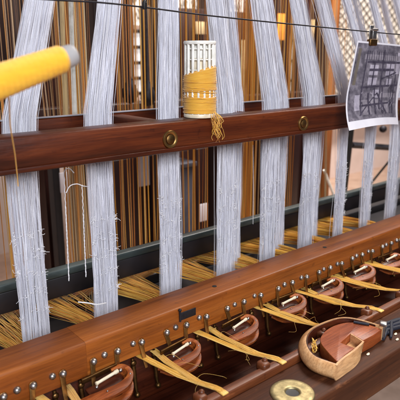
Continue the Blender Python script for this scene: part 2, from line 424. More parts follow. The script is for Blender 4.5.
# ------------------------------------------------------------------ golden cords between the bundles
cords('amber and brown cords left of the first white bundle', 6, 1.2, 0.018, 8, M['cord'])
cords('golden cords between first and second white bundle, left bunch', 68, 1.22, 0.015, 7, M['cord'], r=(.0011, .0024))
cords('golden cords just left of the second white bundle', 84, 1.3, 0.015, 9, M['cord'], r=(.0011, .0024))
cords('pale straw cords crossing the dark gap under the cone tip', 66, 1.45, 0.013, 5, M['cord_pale'], r=(.0011, .0024))
cords('amber cords just right of the second white bundle', 125, 1.25, 0.015, 10, M['cord'])
cords('orange cords just left of the third white bundle', 150, 1.3, 0.018, 9, M['cord'])
cords('amber cords right of the third white bundle, behind the bobbin', 196, 1.25, 0.018, 11, M['cord'])
cords('brown cords between fourth and fifth white bundle', 245, 1.25, 0.015, 10, M['cord'])
cords('pale cords just left of the fifth white bundle', 257, 1.35, 0.018, 7, M['cord_pale'])
cords('amber cords between fifth and sixth white bundle', 288, 1.25, 0.015, 10, M['cord'])
cords('pale cords between sixth and seventh white bundle', 322, 1.3, 0.015, 7, M['cord_pale'], top=-.1)
M['fine'] = thread('fine strings', [(236, 176, 76), (150, 80, 30), (246, 214, 150), (70, 34, 20), (226, 150, 50), (54, 26, 18), (250, 232, 196), (196, 112, 40)], .6)
for px, lab in ((12, 'sheet of fine strings at the far left behind the cone'), (72, 'sheet of fine strings behind the cone tip'), (139, 'sheet of fine strings between the second and third bundles'), (200, 'sheet of fine strings behind the bobbin'), (250, 'sheet of fine strings left of the middle stud'), (290, 'sheet of fine strings behind the middle stud'), (328, 'sheet of fine strings behind the photo card side')):
    cords(lab, px, 1.55, .085, 34, M['fine'], z0=-.27, r=(.0005, .0011))
# thick pale struts under the cone tip
for i, (a, b, lab) in enumerate(((61, 66, 'pale wooden lath leaning just under the grey cone tip'), (70, 75, 'white lath right of the grey cone tip'))):
    q = MB(); p1, p0 = at(a, -20, 1.12), at(b, 125, 1.12)
    q.tube([p0+(p0-p1)*.22, p1], [.006, .0055], 6); tag(q.build('lath', M['straw' if i == 0 else 'white_plastic'], base=p0), lab, 'lath')
# dark pear-shaped weights
for i, (x, y, lab) in enumerate(((130, 92, 'dark round hanging weight left of the bright gap'), (148, 95, 'dark round hanging weight right of the bright gap'))):
    c = at(x, y, 1.4); q = MB()
    q.lathe([(.002, -.035), (.018, -.028), (.024, -.01), (.022, .01), (.012, .03), (.004, .045), (.002, .5)], 16, Matrix.Translation(c))
    tag(q.build('hanging_weight', M['iron'], base=c), lab, 'weight', 'hanging weights')

# ------------------------------------------------------------------ upper rail frame (front rail, rear rail, cross struts, brass studs)
t = thing('rail_frame', (.9, .78, -.168), 'dark mahogany double rail with brass studs crossing in front of the bundles', 'rail')
XA, XB = -.35, 2.1
q = MB(); q.box(XA, XB, .760, .803, -.168, -.113, .004); fr = q.build('rail', M['mahogany'], t)
q = MB(); q.box(XA, XB, .757, .7602, -.166, -.159, .001); q.build('moulding', M['mahogany'], fr)
q = MB(); q.box(XA, XB, .95, .985, -.168, -.113, .003); rr = q.build('rail', M['mahogany'], t)
q = MB(); q.box(XA, XB, .9485, .956, -.1128, -.110, .0008); q.build('edge_highlight', M['grey_panel'], rr)  # pale strip paints the bright light line on the rear rail's edge
for x in (.02, .575, .80, 1.36, 1.62):
    q = MB(); q.box(x-.016, x+.016, .8032, .9498, -.150, -.116, .002); q.build('cross_strut', M['mahogany_cross'], t)
for i, (x, z) in enumerate(((.569, -.1435), (.930, -.1445), (1.298, -.1445), (.205-.02, -.1435))):
    if i == 3: continue
    st = MB(); mt = Matrix.Translation((x, .760, z)) @ Matrix.Rotation(PI/2, 4, 'X')
    st.lathe([(.0165, -.002), (.0165, .001), (.015, .003), (.012, .0032), (.0105, .0022), (.0095, .0018), (.0092, -.001)], 36, mt)
    so = st.build('brass_stud', M['brass'], fr)
    c = MB(); c.lathe([(.0088, -.001), (.0088, .0025), (.006, .0042), (.001, .0046)], 24, mt); c.build('stud_core', M['old_brass'], t)

# ------------------------------------------------------------------ white thread bundles
ZC = -.11
def bundle(name, label, X, lean, Y, w=.055, n=300, d=.012, knots=True, zb=-.60, zt=.55, fray=1., group='white thread bundles', rad=(.00022, .00040), shift=0.):
    q = MB()
    NC = max(6, int(w/.0043)); clump = [(-1+2*(j+.5)/NC+random.uniform(-.05, .05), random.uniform(0, 6.28), random.gauss(0, .0009)) for j in range(NC)]
    for i in range(n):
        ck, cph, coff = random.choice(clump)
        ul = ck+random.gauss(0, .032); uu = ck*.98+random.gauss(0, .09)
        if random.random() < .05: uu *= 1.22; ul *= 1.16
        v = random.uniform(-1, 1); fr = random.random() < .16
        ph = random.uniform(0, 6.28); fq = random.uniform(14, 30); am = random.uniform(.0008, .003) if fr else .0003
        yl = random.gauss(0, .004); pts = []
        for k in range(26):
            z = zb+(zt-zb)*k/25.
            up = max(0., z-ZC); g = min(1., max(0., (z+.24)/.12)); g = g*g*(3-2*g)
            u = ul*(1-g)+uu*g
            sp = 1.0-.75*min(up, .35)
            x = X+shift*max(0, ZC-z)+u*w/2*sp+lean*up+coff*(1-g)*math.sin(cph+z*14)
            y = Y+v*d*.5*(.5+.5*g)+.05*up+yl*math.sin(cph+z*9)
            kn = math.exp(-((z+.315)/.03)**2)+math.exp(-((z+.38)/.02)**2)
            x += am*math.sin(ph+z*fq)+random.gauss(0, .00016+.0006*kn)
            pts.append((x, y, z))
        q.tube(pts, random.uniform(*rad), 4, cap=False)
    o = q.build(name, M['white_thread'], base=(X, Y, zb)); tag(o, label, 'thread bundle', group)
    if knots:
        kq = MB()
        for row, z0 in enumerate((-.285, -.318, -.352, -.385, -.42)):
            for i in range(26 if row < 4 else 10):
                u = random.uniform(-1.02, 1.02); x = X+shift*(ZC-z0)+u*w/2; y = Y-d*.5-.0008+random.uniform(-.001, .003); z = z0+random.gauss(0, .006)
                L = random.uniform(.002, .0055); a = random.choice((0, PI))+random.gauss(0, .35)
                kq.tube(smooth([(x, y, z), (x+L*.5*math.cos(a), y-.0012, z+L*.5*math.sin(a)+.0006), (x+L*math.cos(a), y-.0006, z+L*math.sin(a)-.0006)], 3), .00032, 4)
                kq.ball((x, y, z), random.uniform(.0005, .0009), 6, sq=(.8, .8, 1.5))
            for sd in (-1, 1):
                zc = z0+random.gauss(0, .008)
                for i in range(random.choice((1, 3, 6, 8))):
                    x = X+shift*(ZC-z0)+sd*w/2*random.uniform(.8, .99); z = zc+random.gauss(0, .0035); L = random.uniform(.003, .009)*random.choice((1, 1, 1.5)); a = random.gauss(0, .75)
                    p1 = (x+sd*L*.5*math.cos(a), Y-d*.5-.001, z+L*.5*math.sin(a)); a2 = a+random.gauss(0, .8)
                    p2 = (p1[0]+sd*L*.5*math.cos(a2), Y-d*.5+random.uniform(-.002, .002), p1[2]+L*.5*math.sin(a2)-.0006)
                    kq.tube(smooth([(x-sd*.002, Y-d*.45, z), p1, p2], 3), [random.uniform(.00022, .00042)]*7, 4)
                    if i % 2: kq.ball((x, Y-d*.42, z), random.uniform(.0005, .0011), 6, sq=(1, .7, 1.4))
        kq.build('knot_fuzz', M['white_knot'], o)
    return o
BX = [(.326, .29), (.468, .20), (.620, .06), (.771, -.12), (.907, -.18), (1.049, -.27), (1.175, -.44), (1.297, -.52), (1.424, -.58), (1.55, -.6)]
BL = ['white thread bundle hanging behind the yellow cone, leaning right above the rail',
      'white thread bundle between the cone tip and the left brass stud',
      'straight white thread bundle passing behind the left brass stud',
      'white thread bundle just right of the perforated bobbin',
      'white thread bundle just left of the middle brass stud',
      'white thread bundle directly behind the middle brass stud',
      'white thread bundle emerging under the left edge of the photo card',
      'white thread bundle emerging under the middle of the photo card',
      'white thread bundle emerging under the right edge of the photo card',
      'white thread bundle at the far right end of the rail']
for i, ((x, ln), lab) in enumerate(zip(BX, BL)):
    bundle('thread_bundle', lab, x, ln, .832, w=(.049, .048, .047, .047, .050, .048, .039, .037, .035, .035)[i], n=300 if i < 6 else 130, shift=(.0 if i < 6 else .03), knots=True)
# second harness row, seen only above the rail and between
for i, (px, ln, lab) in enumerate(((240, -.1, 'thin second-row white bundle close behind the one right of the bobbin'),
        (286, -.25, 'thin second-row white bundle left of the middle brass stud'),
        (322, -.34, 'thin second-row white bundle leaning left, right of the middle brass stud'),
        (349, -.42, 'thin second-row white bundle leaning left beside the photo card top'),
        (377, -.48, 'thin second-row white bundle leaning left behind the binder clip'),
        (404, -.52, 'thin second-row white bundle leaning left at the right photo edge'))):
    x = at(px, 105, .90).x
    bundle('thread_bundle', lab, x, ln, .905, w=.024 if i < 3 else .017, n=130 if i < 3 else 90, knots=False, group='second-row white thread bundles')

# white twisted cords with curled ends
for i, (p0, p1, lab) in enumerate((((64, 172), (69, 281), 'white twisted cord with curled top nearest the first bundle'), ((82, 185), (86, 277), 'white twisted cord with hooked top nearest the second bundle'))):
    a = at(*p0, .86); b = at(*p1, .86); q = MB()
    pts = []
    for k in range(60):
        f = k/59; c = a.lerp(b, f); r = .0005
        pts.append((c.x+r*math.cos(f*90), c.y+r*math.sin(f*90), c.z))
    q.tube(pts, .0008, 5)
    q.tube([(2*a.lerp(b, (18+j)/59).x-p[0], p[1], p[2]) for j, p in enumerate(pts[18:])], .0008, 5)
    curl = ([(64, 172), (66, 169), (70, 169), (74, 173)], [(66, 193), (70, 186), (77, 184), (83, 186), (89, 187), (88, 189)])[i]
    q.tube(smooth([tuple(at(x, y, .858)) for x, y in curl], 5), .0009, 6)
    tag(q.build('twisted_cord', M['white_knot'], base=b), lab, 'cord', 'white twisted cords')
# stray single threads
for i, (x, y0, y1, lab) in enumerate(((214, 145, 296, 'single white thread hanging left of the fourth bundle'), (222, 150, 292, 'single white thread close beside the fourth bundle'), (253, 145, 224, 'short white thread hanging between fourth and fifth bundles'), (238, 145, 255, 'single white thread just right of the fourth bundle'))):
    a = at(x, y0, .85); b = at(x, y1, .85); q = MB(); q.tube([a, a.lerp(b, .5)+Vector((.001, 0, 0)), b], .0005, 5)
    tag(q.build('loose_thread', M['white_knot'], base=b), lab, 'thread', 'stray single threads')

q = MB(); q.tube(smooth([tuple(at(78, 302, .80)), tuple(at(88, 303, .795)), tuple(at(97, 304.5, .79)), tuple(at(106, 303, .80))], 5), .0011, 5)
tag(q.build('loose_thread', M['white_knot'], base=at(90, 303, .8)), 'short white thread lying over the golden warp left of the second bundle', 'thread')
# ------------------------------------------------------------------ green glassy bar and its dark beam
q = MB(); q.box(-.3, 2.2, .985, 1.008, -.4455, -.429, .003)
tag(q.build('glass_bar', M['green_bar'], base=(.9, 1, -.446)), 'long greenish glassy bar lying behind the white bundles', 'bar')
q = MB(); q.box(-.3, 2.2, .99, 1.05, -.492, -.4465, .003)
tag(q.build('dark_beam', M['black_wood'], base=(.9, 1.02, -.49)), 'black wooden beam directly under the greenish bar', 'beam')
q = MB(); q.box(-.3, 2.2, .70, 1.22, -.66, -.63, .003); q.box(-.3, 2.2, 1.18, 1.22, -.629, -.60, .003)  # black board added as painted darkness below the warp
tag(q.build('shade_board', M['black_wood'], base=(.9, 1.3, -.66)), 'black board added for the shade underneath the golden warp', 'board')

# ------------------------------------------------------------------ batten
SH = [.10, .24, .38, .52, .66, .80, .928, 1.05, 1.175, 1.30, 1.425]
t = thing('batten', (.9, .70, -.478), 'orange-brown wooden batten beam studded with steel screws and brass tongues', 'beam')
def beam(x0, x1, mat, dz=0):
    prof = [(.740, -.4775), (.740, -.423), (.738, -.421), (.6815, -.421), (.679, -.4216), (.6771, -.4232), (.6762, -.426), (.6757, -.431), (.6755, -.4385), (.6755, -.4775)]
    q = MB(); n = len(prof); vs = []; xs = [x0+(x1-x0)*i/8 for i in range(9)]
    for x in xs:
        for y, z in prof: vs.append((x, y, z+dz))
    fs = [(i*n+j, i*n+(j+1) % n, (i+1)*n+(j+1) % n, (i+1)*n+j) for i in range(8) for j in range(n)]
    fs += [tuple(range(n-1, -1, -1)), tuple(8*n+j for j in range(n))]
    q.add([(v[0], v[1], v[2]) for v in vs], [f[::-1] for f in fs], 0, False)
    return q.build('beam', mat, t)
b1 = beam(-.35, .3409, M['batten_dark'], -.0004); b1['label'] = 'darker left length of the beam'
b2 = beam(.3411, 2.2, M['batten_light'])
def screw(x, z):
    q = MB(); mt = Matrix.Translation((x, .6755, z)) @ Matrix.Rotation(PI/2+random.uniform(-.12, .12), 4, 'X') @ Matrix.Scale(random.uniform(.85, 1.08), 4)
    q.lathe([(.0052, -.001), (.0052, .001), (.0048, .003), (.0034, .0048), (.0015, .0056), (.0003, .0058)], 18, mt)
    return q.build('screw', M['steel'], t)
def strap(x, z, tilt):
    q = MB(); mt = Matrix.Translation((x, .675, z)) @ Matrix.Rotation(tilt, 4, 'Y')
    # tongue: rounded head plate then narrow tongue bending outwards
    o = [(math.cos(a)*.0062, math.sin(a)*.0062) for a in [PI*k/8 for k in range(9)]]
    o = [(.0062, 0)]+o[1:8]+[(-.0062, 0), (-.0040, -.010), (-.0036, -.030), (-.0026, -.043), (.0026, -.043), (.0036, -.030), (.0040, -.010)]
    sub = MB(); sub.prism(o, 0, .0016, .0003)
    rot = mt @ Matrix.Rotation(PI/2, 4, 'X')
    vs = []
    for v in sub.v:
        p = Vector(v)
        if p.y < -.008: p.z += .006*((-p.y-.008)/.02)
        vs.append(rot @ p)
    q.add(vs, sub.f, 0, False)
    s_ = q.build('tongue', M['brass'], t)
    q = MB(); mt2 = Matrix.Translation((x, .6735, z)) @ Matrix.Rotation(PI/2, 4, 'X')
    q.lathe([(.0056, 0), (.0054, .002), (.0045, .004), (.003, .0055), (.0012, .0062), (.0003, .0063)], 18, mt2)
    q.build('screw_head', M['steel'], s_)
for sx in SH:
    k = .92 if sx > .85 else 1.
    for dx in (-.029, .014, .06): strap(sx+dx*k, -.4555+random.uniform(-.001, .001), random.uniform(-.2, .2))
    for dx in (-.009, .044): screw(sx+dx*k, -.4535+random.uniform(-.001, .001))
q = MB(); q.box(.522, .556, .6735, .6754, -.4445, -.430, .0008); pl = q.build('name_plate', M['iron'], t)
q = MB(); q.tube([(.519, .672, -.424), (.519, .671, -.444)], .0018, 8); q.ball((.519, .672, -.423), .003); q.build('pin', M['iron'], t)
for x in (.627, .96):
    q = MB(); q.lathe([(.0045, -.003), (.0045, .0006), (.0028, .0008)], 16, Matrix.Translation((x, .705, -.421))); q.build('dark_hole', M['black'], t)  # black disc paints the darkness inside a bored hole

# lower rail behind the shuttles, with its brackets, and the shelf under it
t = thing('bracket_rail', (.9, .66, -.62), 'very dark lower rail with hanging brass brackets under the batten', 'rail')
q = MB(); q.box(-.35, 2.2, .692, .72, -.60, -.4785, .003); q.build('rail', M['dark_wood'], t)
q = MB(); q.box(-.35, 2.2, .508, .691, -.624, -.604, .006); q.box(-.35, 2.2, .60, .6915, -.6035, -.575, .006); q.build('shelf', M['dark_wood'], t)
for sx in SH:
    for dx in (.052, .095):
        q = MB(); x = sx+dx
        q.tube([(x, .691, -.490), (x, .688, -.512), (x, .684, -.540), (x, .680, -.552)], [.003, .0044, .0036, .002], 8); q.ball((x, .687, -.498), .0055, 10, sq=(1, .6, 1))
        q.ball((x, .679, -.554), .0052, 10)
        q.build('bracket', M['old_brass'], t)

# ------------------------------------------------------------------ shuttles in the batten
def hshape(L, W, wt, n=14, taper=.35):
    """horseshoe outline, closed end at +x, prongs towards -x"""
    out = []; R = W/2
    cx = L/2-R
    outer = [(cx+R*math.cos(a), R*math.sin(a)) for a in [-PI/2+PI*k/n for k in range(n+1)]]
    inner = [(cx+(R-wt)*math.cos(a), (R-wt)*math.sin(a)) for a in [PI/2-PI*k/n for k in range(n+1)]]
    up_tip = [(-L/2, R-wt*.25), (-L/2, R-wt*.6)]
    lo_tip = [(-L/2, -(R-wt*.6)), (-L/2, -(R-wt*.25))]
    return outer+up_tip+inner+lo_tip
def bow(q, path, ws, hs, mt, n=12):
    """rounded tapering bow: ws = half width, hs = half height at each path point"""
    P = [Vector((p.x, p.y, p.z)) for p in path]; k = len(P); vs = []
    for i, p in enumerate(P):
        tg = (P[min(i+1, k-1)]-P[max(i-1, 0)]).normalized(); nr = Vector((-tg.y, tg.x, 0)).normalized()
        f = i/(k-1)*(len(ws)-1); j = min(int(f), len(ws)-2); g = f-j
        w_ = ws[j]*(1-g)+ws[j+1]*g; h_ = hs[j]*(1-g)+hs[j+1]*g
        for c in range(n):
            a = 2*PI*c/n; ca, sa = math.cos(a), math.sin(a)
            ca = math.copysign(abs(ca)**.28, ca); sa = math.copysign(abs(sa)**.28, sa)
            vs.append(mt @ (p+nr*(w_*ca)+Zv*(h_*sa)))
    fs = [(i*n+c, i*n+(c+1) % n, (i+1)*n+(c+1) % n, (i+1)*n+c) for i in range(k-1) for c in range(n)]
    fs += [tuple(range(n-1, -1, -1)), tuple((k-1)*n+c for c in range(n))]
    q.add(vs, fs)
def shuttle(X, label):
    base = (X, .648, -.506)
    t = thing('ribbon_shuttle', base, label, 'shuttle', 'shuttles along the batten')
    mt = Matrix.Translation((X-.016, .652, -.485)) @ Matrix.Rotation(-.05, 4, 'Y') @ Matrix.Rotation(.22, 4, 'X')
    path = smooth([(-.062, -.006, -.004), (-.040, -.0155, -.002), (-.010, -.0215, 0), (.016, -.020, 0), (.0325, -.010, .001), (.036, .004, .002), (.029, .014, .002), (.014, .0165, .001)], 5)
    q = MB(); bow(q, path, [.0014, .0078, .0092, .0076, .0050, .0040, .0042, .0026], [.0020, .0030, .0034, .0036, .0040, .0040, .0036, .0024], mt); q.build('bow', M['shuttle'], t)
    mt2 = Matrix.Translation((X-.016, .648, -.5035)) @ Matrix.Rotation(-.04, 4, 'Y') @ Matrix.Rotation(.22, 4, 'X')
    path = smooth([(-.056, .000, .006), (-.034, -.0150, .001), (-.004, -.0205, 0), (.016, -.019, 0), (.031, -.009, .003), (.034, .005, .005), (.026, .013, .003)], 5)
    q = MB(); bow(q, path, [.0014, .0070, .0080, .0064, .0044, .0040, .003], [.0018, .0026, .0028, .0030, .0034, .0034, .0028], mt2); q.build('bow', M['shuttle'], t)
    path = smooth([(.010, -.0205, -.010), (.020, -.0185, -.010), (.0325, -.010, -.009), (.0355, .004, -.008), (.029, .013, -.008), (.018, .016, -.006)], 5)
    q = MB(); bow(q, path, [.002, .0036, .0042, .0040, .0036, .002], [.003, .0100, .0125, .0125, .010, .005], mt); q.build('end_block', M['shuttle'], t)
    q = MB(); a, b = mt @ Vector((-.022, .002, .0045)), mt @ Vector((.022, .006, .0060))
    q.lathe([(.001, 0), (.0030, .0006), (.0032, .003), (.0025, .005), (.0025, .034), (.0033, .036), (.0033, .0415), (.001, .043)], 14, rx(a, b)); q.build('quill', M['ivory'], t)
    q = MB(); q.box(-.034, .028, -.013, .013, -.0125, -.008, .001, 0, mt); q.build('cradle', M['dark_wood'], t)
    q = MB()
    for (x, y, z, r) in ((-.023, -.003, .003, .0026), (.024, .005, .005, .0032), (.033, -.009, .0045, .0018), (-.014, -.019, .0035, .0014), (.014, -.016, -.010, .0024), (-.010, -.014, -.010, .0026)):
        q.ball(mt @ Vector((x, y, z)), r, 10)
    q.build('pins', M['steel'], t)
    q = MB(); q.box(-.036, .026, .0175, .0215, -.003, .0075, .001, 0, mt); q.build('guide', M['old_brass'], t)
    return t
names = ['leftmost shuttle hidden at the frame edge', 'shuttle below the dark left length of the batten', 'large near reddish shuttle with ivory quill, first fully shown at lower left', 'reddish shuttle with ivory quill left of the dark name plate',
         'reddish shuttle with ivory quill below the batten, just right of the name plate', 'reddish shuttle with ivory quill above the bent wooden shuttle on the front beam',
         'reddish shuttle with ivory quill, second along from the name plate toward the right', 'small far reddish shuttle, third along beyond the name plate', 'farthest visible reddish shuttle at the right frame edge', 'far shuttle past the right frame edge', 'last shuttle past the right frame edge']
s0 = shuttle(.38, names[2])
for i, sx in enumerate(SH):
    if i in (0, 9, 10): continue
    if i == 2: continue
    c = copy_tree(s0); c.location.x = sx; c['label'] = names[i]; c.scale = [random.uniform(.88, .97)]*3; c.rotation_euler.z = random.uniform(-.16, .16); c.rotation_euler.y = random.uniform(-.05, .05); c.location.y += random.uniform(-.003, .003)

# ------------------------------------------------------------------ warp behind, ribbons in front
def warp(X, label, n=60):
    q = MB()
    cl = [random.uniform(-1, 1) for _ in range(9)]
    for i in range(n):
        u = random.choice(cl)+random.gauss(0, .07); v = random.random()
        xb = X+u*.045+random.gauss(0, .012); zb = -.465-.055*v
        pts = [(X+u*.04+random.gauss(0, .010), 1.17, -.580-.02*v), (X+u*.046+random.gauss(0, .010), 1.04, -.498-.02*v), (X+u*.026, .86, -.480-.016*v), (X+u*.012, .70, -.4795-.004*v)]
        sm = []
        for a, b in zip(pts, pts[1:]):
            for k in range(5): sm.append(tuple(a[j]+(b[j]-a[j])*k/5 for j in range(3)))
        sm.append(pts[-1]); q.tube(sm, random.uniform(.0003, .0008), 4, cap=False)
    tag(q.build('warp_threads', M['gold_thread'], base=(X, 1.2, -.5)), label, 'warp threads', 'golden warp fans under the bundles')
def ribbon(X, label, spread=.017, n=60):
    q = MB()
    for s in (-1, 1):
        for i in range(n):
            u = random.uniform(-1, 1)
            zs = -.4835 if s < 0 else -.4905
            P = [(X+s*spread*1.1+u*.0065, .696, zs-.001), (X+s*spread+u*.0065, .676, zs), (X+s*spread*.8+u*.0055, .645, zs+.001), (X+s*spread*.25+u*.005, .59, -.481+.0015*s), (X+u*.0058, .55, -.475), (X+u*.0052, .515, -.4655), (X+u*.005, .5045, -.4634), (X+u*.0044, .496, -.4632)]
            q.tube([(a+random.gauss(0, .0005), b, c+random.gauss(0, .0005)) for a, b, c in P], random.uniform(.0004, .0008), 4, cap=False)
    # stray fibres, each its own way
    for i in range(4):
        a = Vector((X+random.uniform(-.008, .008), random.uniform(.54, .65), -.478)); dx = random.choice((-1, 1))*random.uniform(.01, .05)
        q.tube(smooth([a, a+Vector((dx*.4, random.uniform(-.02, .0), random.uniform(.002, .012))), a+Vector((dx*.8, random.uniform(-.04, -.01), random.uniform(-.004, .006))), a+Vector((dx, random.uniform(-.03, -.01), random.uniform(-.012, .0)))], 6), .00018, 4)
    o = q.build('gold_ribbon', M['ribbon'], base=(X, .6, -.49)); tag(o, label, 'ribbon', 'golden ribbons running to the front beam')
    k = MB(); k.box(X-.0056, X+.0056, .4885, .4990, -.4648, -.4620, .0013)
    k.build('fold', M['ribbon_end'], o)

WL = ['leftmost', 'second', 'third', 'fourth', 'fifth', 'sixth', 'seventh', 'eighth', 'ninth', 'tenth', 'eleventh', 'twelfth', 'thirteenth']
for i, x in enumerate([.16, .31, .452, .60, .745, .878, 1.01, 1.13, 1.25, 1.37]):
    warp(x, f'fan of golden warp threads behind the batten, {WL[i]} from the left', 120 if i < 6 else 110)
RB = [(.175, 'golden ribbon threads cropped at the lower left frame edge'), (.288, 'spread golden ribbon left of the nearest shuttle'), (.458, 'golden ribbon ending left of the brass disc'), (.582, 'golden ribbon ending above the brass disc'), (.736, 'golden ribbon ending just behind the bent wooden shuttle'),
      (.856, 'golden ribbon ending right of the bent wooden shuttle tip'), (.975, 'golden ribbon crossing to the right frame edge'), (1.105, 'far golden ribbon near the right frame edge, last in view')]
for x, lab in RB: ribbon(x, lab, .022 if x < .4 else .016, 80 if x < .4 else 60)

# ------------------------------------------------------------------ front beam
t = thing('breast_beam', (.7, .455, -.55), 'worn dark brown front beam carrying the brass disc and bent wooden shuttle', 'beam')
q = MB(); q.box(-.35, 2.2, .406, .4905, -.535, -.475, .004); q.build('beam', M['front_wood'], t)
q = MB(); q.box(-.35, 2.2, .4908, .507, -.53, -.4645, .003); q.build('ledge_strip', M['rail_wood'], t)
for x in (.425, .553, .70, .83, .95):
    q = MB(); q.box(x-.008, x+.008, .497, .516, -.474, -.4575, .004); q.ball((x+.004, .508, -.4575), .0045, 10)
    q.build('peg', M['rail_wood'], t)
q = MB(); q.lathe([(.0325, -.0008), (.0325, .0012), (.031, .0026), (.026, .0032), (.018, .0026), (.0135, .0034), (.0115, .003), (.0098, .001), (.0098, -.0006)], 48, Matrix.Translation((.5445, .4405, -.4748)))
ds = q.build('brass_disc', M['pale_brass'], t)
q = MB(); q.lathe([(.0097, -.0004), (.0097, .0006), (.006, .0004), (.001, .0004)], 24, Matrix.Translation((.5445, .4405, -.4748))); q.build('disc_hole', M['black'], ds)
# crumbs of lint on the beam
for i, (x, y) in enumerate(((.815, .437), (.80, .425), (.72, .43))):
    q = MB(); q.ball((x, y, -.4738), .0025, 8, sq=(1.5, 1, .5)); q.ball((x+.003, y+.001, -.4738), .0018, 8, sq=(1.5, 1, .5))
    tag(q.build('lint', M['ivory'], base=(x, y, -.475)), ['pale crumb of lint right of the bent wooden shuttle', 'pale crumb of lint near the beam front edge', 'pale crumb of lint in front of the bent wooden shuttle'][i], 'lint')

# big bent-wood shuttle on the front beam
t = thing('bent_shuttle', (.68, .46, -.475), 'large horseshoe-shaped shuttle of pale bent wood around a notched red block', 'shuttle')
SK = 1.022
def sk(L): return [(x*SK, y*SK) for x, y in L]
rim = smooth(sk([(.766, .433), (.757, .472), (.742, .496), (.712, .506), (.664, .507), (.624, .487), (.599, .450), (.606, .410)]), 8)
def band(path, thick, z0, z1, bulge, name, mat, parent, endslope=0.):
    q = MB(); n = len(path); rings = 7; vs = []
    cen = Vector((.70, .47, 0))
    for i, p in enumerate(path):
        tg = (path[min(i+1, n-1)]-path[max(i-1, 0)]).normalized(); nr = Vector((tg.y, -tg.x, 0))
        if nr.dot(p-cen) < 0: nr = -nr
        for k in range(rings):                                # outer wall bottom -> top
            f = k/(rings-1); b = bulge*math.sin(PI*min(1, f*1.05)); ed = .0012 if k in (0, rings-1) else 0
            vs.append(p+nr*(b-ed)+Zv*(z0+(z1-z0)*f))
        for k in range(rings):                                # inner wall top -> bottom
            f = 1-k/(rings-1); ed = .001 if k in (0, rings-1) else 0
            vs.append(p-nr*(thick-ed)+Zv*(z0+(z1-z0)*f))
    m_ = rings*2
    fs = [(i*m_+j, (i+1)*m_+j, (i+1)*m_+(j+1) % m_, i*m_+(j+1) % m_) for i in range(n-1) for j in range(m_)]
    fs += [tuple(range(m_)), tuple((n-1)*m_+j for j in range(m_-1, -1, -1))]
    q.add(vs, fs, 0, True); return q.build(name, mat, parent)
bd = band(rim, .0046, -.4748, -.4490, .0085, 'bent_band', M['tan'], t)
lin = [p+(Vector((.70, .47, 0))-p).normalized()*.0050 for p in rim[2:-3]]; band(lin, .0012, -.4747, -.4496, 0, 'dark_lining', M['dark_wood'], bd)
# notched block: crescent with rectangular notch open to the front
blk = smooth([(.775, .441), (.773, .462), (.762, .483), (.742, .497), (.712, .501), (.682, .495), (.660, .481), (.645, .456), (.633, .430)], 6)
o = [(p.x, p.y) for p in blk]+[(.636, .4275), (.655, .4315), (.672, .4330), (.687, .4340), (.684, .459), (.723, .467), (.7175, .4395), (.746, .4385)]
q = MB(); q.prism(o, -.4747, -.4520, .0010); q.build('notched_block', M['redwood'], t)
# pale curved cheek closing the front below the notch
q = MB()
ck = smooth([(.619, .419), (.628, .4220), (.648, .4255), (.668, .4275), (.687, .4300), (.704, .4330), (.7165, .4365)], 5)
n = len(ck); vs = []
for i, p in enumerate(ck):
    f = i/(n-1); top = -.4492-.0030*f; out = .006*math.sin(PI*f)
    for yy, zz in ((-out, -.4747), (0, top), (.0032, top+.0002), (.0030, -.4747)): vs.append((p.x-(.008*f*f if zz < -.47 else 0), p.y+yy, zz))
fs = [(i*4+j, i*4+(j+1) % 4, (i+1)*4+(j+1) % 4, (i+1)*4+j) for i in range(n-1) for j in range(4)]+[(3, 2, 1, 0), tuple((n-1)*4+j for j in range(4))]
q.add(vs, fs, 0, False); q.build('cheek', M['tan'], t)
q = MB(); q.prism([(.7170, .4396), (.7226, .4664), (.7206, .4660), (.7152, .4400)], -.4746, -.4523, 0)
q.prism([(.6875, .4345), (.7148, .4388), (.7203, .4656), (.6848, .4586)], -.4746, -.4655, .0005); q.build('notch_lit_faces', M['tan'], t)  # pale tan faces paint the light falling into the red block's notch
q = MB(); q.box(-.006, .006, -.006, .006, 0, .006, .0015, 0, Matrix.Translation((.783, .4435, -.4488)) @ Matrix.Rotation(.5, 4, 'Z')); q.tube([(.783, .4435, -.475), (.783, .4435, -.448)], .004, 10); q.build('metal_tip', M['steel'], t)
q = MB(); q.tube([(.757, .485, -.4500), (.769, .462, -.4500)], .0022, 8); q.build('wire_clip', M['blue_cloth'], t)
# thread tangle in the hollow
q = MB()
for i in range(5):
    c = Vector((.646+.005*i, .480+.005*i, -.460)); q.tube([c+Vector((.006*math.cos(a+i), .006*math.sin(a*1.3+i), .004*math.sin(a*2))) for a in [k*.5 for k in range(14)]], .0006, 4)
q.build('tangled_thread', M['gold_thread'], t)
# bundle of dark blue cloth strips beyond the shuttle tip
q = MB()
for i in range(7):
    x0, y0 = .778+.004*i, .438+.004*(i % 4)
    q.tube([(x0, y0+.006*math.sin(i), -.4745+.003), (x0+.03, y0+.012, -.469+.003*(i % 3)), (x0+.065, y0+.006*(i % 3), -.468), (x0+.12, y0+.01*math.cos(i), -.4695), (x0+.2, y0+.012, -.4715)], [.002, .0036, .0042, .004, .003], 8)
tag(q.build('cloth_strips', M['blue_cloth'], base=(.85, .45, -.475)), 'dark blue bundle of cloth strips lying beyond the bent wooden shuttle', 'cloth')

